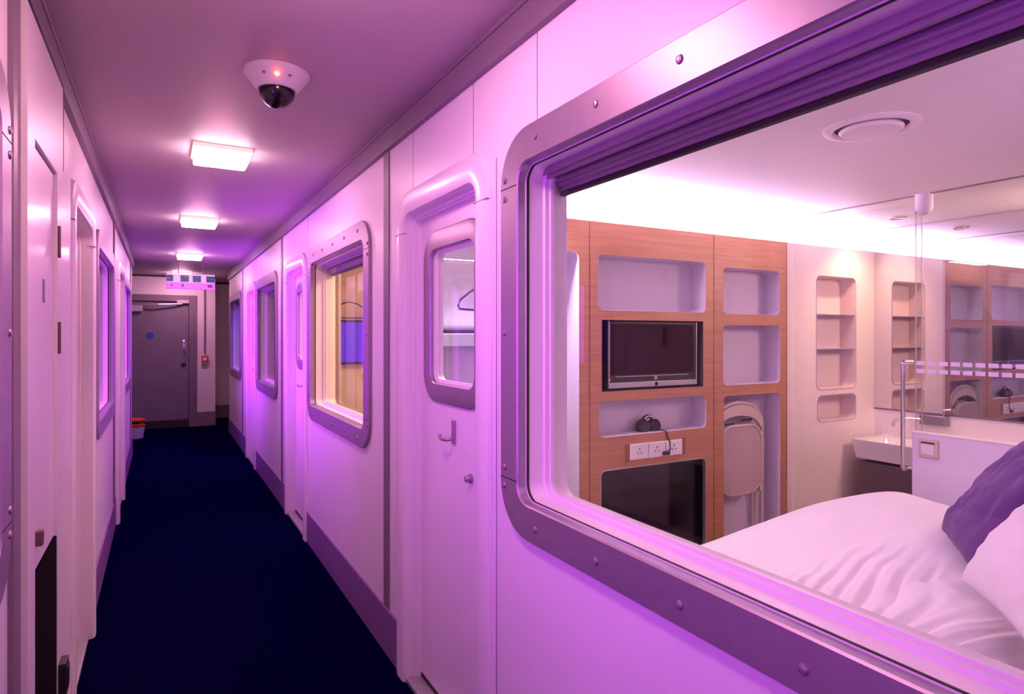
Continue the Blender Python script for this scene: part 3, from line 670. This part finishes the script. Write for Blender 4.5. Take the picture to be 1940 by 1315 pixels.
# top rim with bowl
P = rr(bX+.03, MIRX-.06, by0+.05, by1-.05, .08)
mpz = lambda p, q, d: Vector((p, q, .75-d))
k.plate([(bX, by0), (MIRX-.012, by0), (MIRX-.012, by1), (bX, by1)], [P(0)], mpz, 0)
k.ring(P, mpz, [(0, 0), (-.01, .01), (-.02, .06), (-.05, .1)]); k.poly(P(-.05), mpz, .1)
under(bs, k.build('bowl', BASIN, smooth=True))
vc = tag(empty('vanity_cabinet', (4.25, 2.3, 0)), 'dark brown cabinet under the wash basin', 'cabinet')
under(vc, MB().box(bX+.05, MIRX-.014, by0+.05, by1-.02, .012, .60, .004).build('carcass', BROWN))
under(vc, MB().box(bX+.043, bX+.05, by0+.055, (by0+by1)/2-.002, .05, .585, .002).build('door', BROWN), MB().box(bX+.043, bX+.05, (by0+by1)/2+.002, by1-.025, .05, .585, .002).build('door', BROWN))
tx = onX(MIRX-.05, 1770, 797)
tp = tag(empty('basin_tap', (MIRX-.05, tx[1], tx[2])), 'chrome wall mixer tap below the mirror', 'tap')
y_ = tx[1]; z_ = tx[2]
k = MB(); k.box(MIRX-.07, MIRX-.013, y_-.075, y_+.085, z_-.033, z_+.033, .008); under(tp, k.build('tap_body', mat('brushed_tap', (.32, .28, .34), .35, metal=.7), smooth=True))
k = MB(); k.tube([(MIRX-.06, y_+.08, z_), (MIRX-.12, y_+.13, z_+.005), (MIRX-.2, y_+.17, z_-.01), (MIRX-.21, y_+.175, z_-.05)], .011); under(tp, k.build('spout', CHROME, smooth=True))
k = MB(); k.tube([(MIRX-.05, y_-.06, z_+.03), (MIRX-.055, y_-.06, z_+.075), (MIRX-.05, y_-.10, z_+.08)], .008); under(tp, k.build('lever', CHROME, smooth=True))
# ceiling vent and downlights
vx, vy, _ = onZ(CABZ, 1650, 240)
vn = tag(empty('ceiling_vent', (vx, vy, CABZ)), 'round white air valve on the bedroom ceiling', 'vent')
k = MB(); k.lathe([(.155, 0), (.155, -.006), (.145, -.012), (.125, -.012), (.118, -.004), (.118, 0)], (vx, vy, CABZ), 56); under(vn, k.build('outer_ring', CABW, smooth=True))
k = MB(); k.lathe([(.001, -.004), (.10, -.004), (.104, -.012), (.095, -.022), (.001, -.026)], (vx, vy, CABZ), 56); under(vn, k.build('valve_disc', CABW, smooth=True))
dlx, dly, _ = onZ(CABZ, 1700, 412)
for i, (x, y, lb) in enumerate(((dlx, dly, 'recessed downlight in the bathroom ceiling above the basin'),)):
    d_ = tag(empty('downlight', (x, y, CABZ)), lb, 'downlight')
    k = MB(); k.lathe([(.05, 0), (.05, -.006), (.042, -.010), (.036, -.006), (.034, 0)], (x, y, CABZ), 32); under(d_, k.build('bezel', SILVER, smooth=True))
    k = MB(); k.lathe([(.001, -.004), (.034, -.004), (.034, 0)], (x, y, CABZ), 24); under(d_, k.build('lens', DLAMP))

# ------------------------------------------------------------------ bed, duvet, cushions
BZ = .56; bx0, bx1, byn, byf = 1.12, 3.44, .72, 1.98
bed = tag(empty('bed', ((bx0+bx1)/2, (byn+byf)/2, 0)), 'low double bed with white mattress behind the corridor window', 'bed')
DZ = .36
under(bed, MB().box(1.9, 3.4, .02, .22, .012, .95, .05).build('headboard', CABW, smooth=True))
under(bed, MB().box(bx0+.05, bx1-.03, byn+.05, byf-.08, .012, .20, .02).build('bed_base', BROWN), MB().box(bx0+.02, bx1-.01, byn+.02, byf-.03, .20, DZ-.004, .05).build('mattress', FABW, smooth=True))
def bedding(name, label, x0, x1, y0, y1, hfun, bfun, nx=150, ny=210):
    bm = bmesh.new(); T_ = []; B_ = []
    for j in range(ny+1):
        r1 = []; r2 = []
        for i in range(nx+1):
            s, t = i/nx, j/ny; x = x0+(x1-x0)*s; y = y0+(y1-y0)*t; zb = bfun(x, y)
            edge_ = i in (0, nx) or j in (0, ny)
            v = bm.verts.new((x, y, max(hfun(x, y), zb+.004) if not edge_ else zb+.002)); r1.append(v); r2.append(v if edge_ else bm.verts.new((x, y, zb)))
        T_.append(r1); B_.append(r2)
    for g, fl in ((T_, 0), (B_, 1)):
        for j in range(ny):
            for i in range(nx):
                f = (g[j][i], g[j][i+1], g[j+1][i+1], g[j+1][i]); bm.faces.new(f[::-1] if fl else f)
    mb = MB(); mb.bm.free(); mb.bm = bm
    o = mb.build(name, FABW, smooth=True, weld=False); return tag(o, label, 'duvet')
def edg(s, t, p, k=.5):
    s = min(1, max(0, s)); t = min(1, max(0, t))
    return max(0.0, 1-abs(2*s-1)**p)**k * max(0.0, 1-abs(2*t-1)**p)**k
def hA(x, y):
    s = (x-bx0)/(bx1-bx0); t = (y-byn)/(byf-byn); e = edg(s, t, 5.5, .45); q = Vector((x*2.2, y*2.2, 0))
    z = DZ+.01+(.18+.18*math.sin(math.pi/2*min(1, max(0, (s-.08)*1.25)))*(.25+.75*min(1, max(0, (y-1.0)/.75))))*e
    z += .010*noise.noise(q)*e + .008*noise.noise(Vector((x*3, y*14, 1)))*e
    return z+.005*max(0, 1-s*2.6)*1.3*math.sin(85*(y-.15*x)+5*noise.noise(q*1.5))*e
fx_0, fx_1, fy_0, fy_1 = 1.30, 3.00, byn+.01, 1.42
def hB(x, y):
    s = (x-fx_0)/(fx_1-fx_0); t = (y-fy_0)/(fy_1-fy_0); e = edg(s, t, 3.0, .5); b = hA(x, y)
    ph = 120*(y-(x-1.7)*.30*min(1, max(-.2, (y-.94)/.17)))+6*noise.noise(Vector((x*1.3, y*4, 3)))
    fold = max(0, 1-abs(s-.22)*2.2)*(.55+.9*abs(noise.noise(Vector((x*2, y*5, 5)))))
    dip = .07*math.exp(-((x-2.35)**2+(y-1.0)**2)/.09)
    return b-dip*e+(.105+.013*fold*(math.sin(ph)+.4*math.sin(1.9*ph+1.3+3*noise.noise(Vector((x*2, y*3, 9)))))+.020*noise.noise(Vector((x*4.5, y*4.5, 7))))*e
bedding('duvet', 'white duvet spread smoothly over the bed towards the wooden wall', bx0, bx1, byn, byf, hA, lambda x, y: DZ)
bedding('folded_duvet', 'crumpled folded-back white duvet beside the pillows', fx_0, fx_1, fy_0, fy_1, hB, lambda x, y: hA(x, y)+.002)
def pillow(name, label, cat, base, size, lean, rz, m, n=34):
    bm = bmesh.new(); W2, H2_, T = size[0]/2, size[1]/2, size[2]/2
    for sg in (1, -1):
        g = []
        for j in range(n+1):
            row = []
            for i in range(n+1):
                s, t = 2*i/n-1, 2*j/n-1
                pin = 1-.07*(1-s*s)*abs(t)**3; pin2 = 1-.06*(1-t*t)*abs(s)**3
                k_ = ((1-abs(s)**2.6)*(1-abs(t)**2.6)); th = T*k_**.5
                wr_ = (.016*noise.noise(Vector((s*2.5, t*2.5, sg*3+T*90)))+.010*noise.noise(Vector((s*6, t*6, sg+T*50)))) * min(1, k_*3)
                row.append(bm.verts.new((W2*s*pin2, sg*(th+wr_*.9), H2_*t*pin+H2_)))
            g.append(row)
        for j in range(n):
            for i in range(n):
                f = (g[j][i], g[j][i+1], g[j+1][i+1], g[j+1][i]); bm.faces.new(f if sg < 0 else f[::-1])
    bmesh.ops.remove_doubles(bm, verts=bm.verts, dist=1e-4)
    mb = MB(); mb.bm.free(); mb.bm = bm
    o = mb.build(name, m, smooth=True); o.location = base; o.rotation_euler = (math.radians(lean), 0, math.radians(rz)); return tag(o, label, cat)
pillow('cushion', 'purple cushion leaning behind the white pillow on the bed', 'cushion', (2.50, 1.20, .665), (.44, .50, .15), 36, 38, PURP)
pillow('pillow', 'white pillow leaning in front of the purple cushion', 'pillow', (2.02, .86, .665), (.62, .52, .2), 40, 41, FABW)

# ================================================================== further cabins seen through small windows
def room(name, x0, x1, y0, y1, m, z1=2.2):
    b = MB(); b.box(x0, x1, y1-.02, y1, 0, z1); b.box(x0, x1, y0, y0+.02, 0, z1)
    xs = (x1-.02, x1) if x1 > 0 else (x0, x0+.02)
    b.box(*xs, y0, y1, 0, z1); b.box(x0, x1, y0, y1, z1, z1+.02); return struct(name, b, m)
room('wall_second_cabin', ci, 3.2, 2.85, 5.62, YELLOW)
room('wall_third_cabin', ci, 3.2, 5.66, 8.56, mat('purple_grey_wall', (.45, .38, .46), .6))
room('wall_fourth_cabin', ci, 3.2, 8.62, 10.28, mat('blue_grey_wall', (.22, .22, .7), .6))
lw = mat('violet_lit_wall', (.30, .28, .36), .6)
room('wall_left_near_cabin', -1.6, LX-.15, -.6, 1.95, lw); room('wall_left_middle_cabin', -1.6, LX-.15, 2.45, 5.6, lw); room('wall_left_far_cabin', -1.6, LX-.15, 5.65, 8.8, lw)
# second cabin: hanger, blue panel, bed, curtain
hx2, _, hz2 = onY(5.45, 663, 568)
hanger('coat_hanger', 'dark coat hanger in the yellow-lit cabin above the blue panel', (hx2, 5.45, hz2), .19, 0)
pa = onY(5.5, 640, 606); pb = onY(5.5, 688, 690)
bp_ = tag(empty('wall_screen', (pa[0], 5.55, pb[2])), 'blue-violet screen on the wall of the yellow-lit cabin', 'screen')
under(bp_, MB().box(pa[0], pb[0]+.35, 5.52, 5.60, pb[2], pa[2], .005).build('bezel', BLACKP), MB().box(pa[0]+.02, pb[0]+.33, 5.515, 5.52, pb[2]+.02, pa[2]-.02).build('screen', mat('blue_lit_screen', (.05, .02, .4), .3, emit=(.12, .04, .9), es=.8)))
b2 = tag(empty('bed', (2.2, 4.6, 0)), 'white bed in the yellow-lit cabin', 'bed')
under(b2, MB().box(1.15, 3.1, 3.9, 5.4, .012, .3, .02).build('bed_base', BROWN), MB().box(1.15, 3.1, 3.9, 5.4, .3, .76, .08).build('mattress', FABW, smooth=True))
cu = MB(); pts = []
for i in range(41): pts.append((ci+.02+.012*math.sin(i*1.3)+.02, 4.47+.13*i/40))
cu.slab(pts+[(p[0]+.005, p[1]) for p in pts[::-1]], lambda p, q, d: Vector((p, q, d)), .7, 2.1)
tag(cu.build('curtain', mat('beige_curtain', (.55, .42, .36), .8), smooth=True), 'pale pleated curtain at the edge of the yellow-lit cabin window', 'curtain')
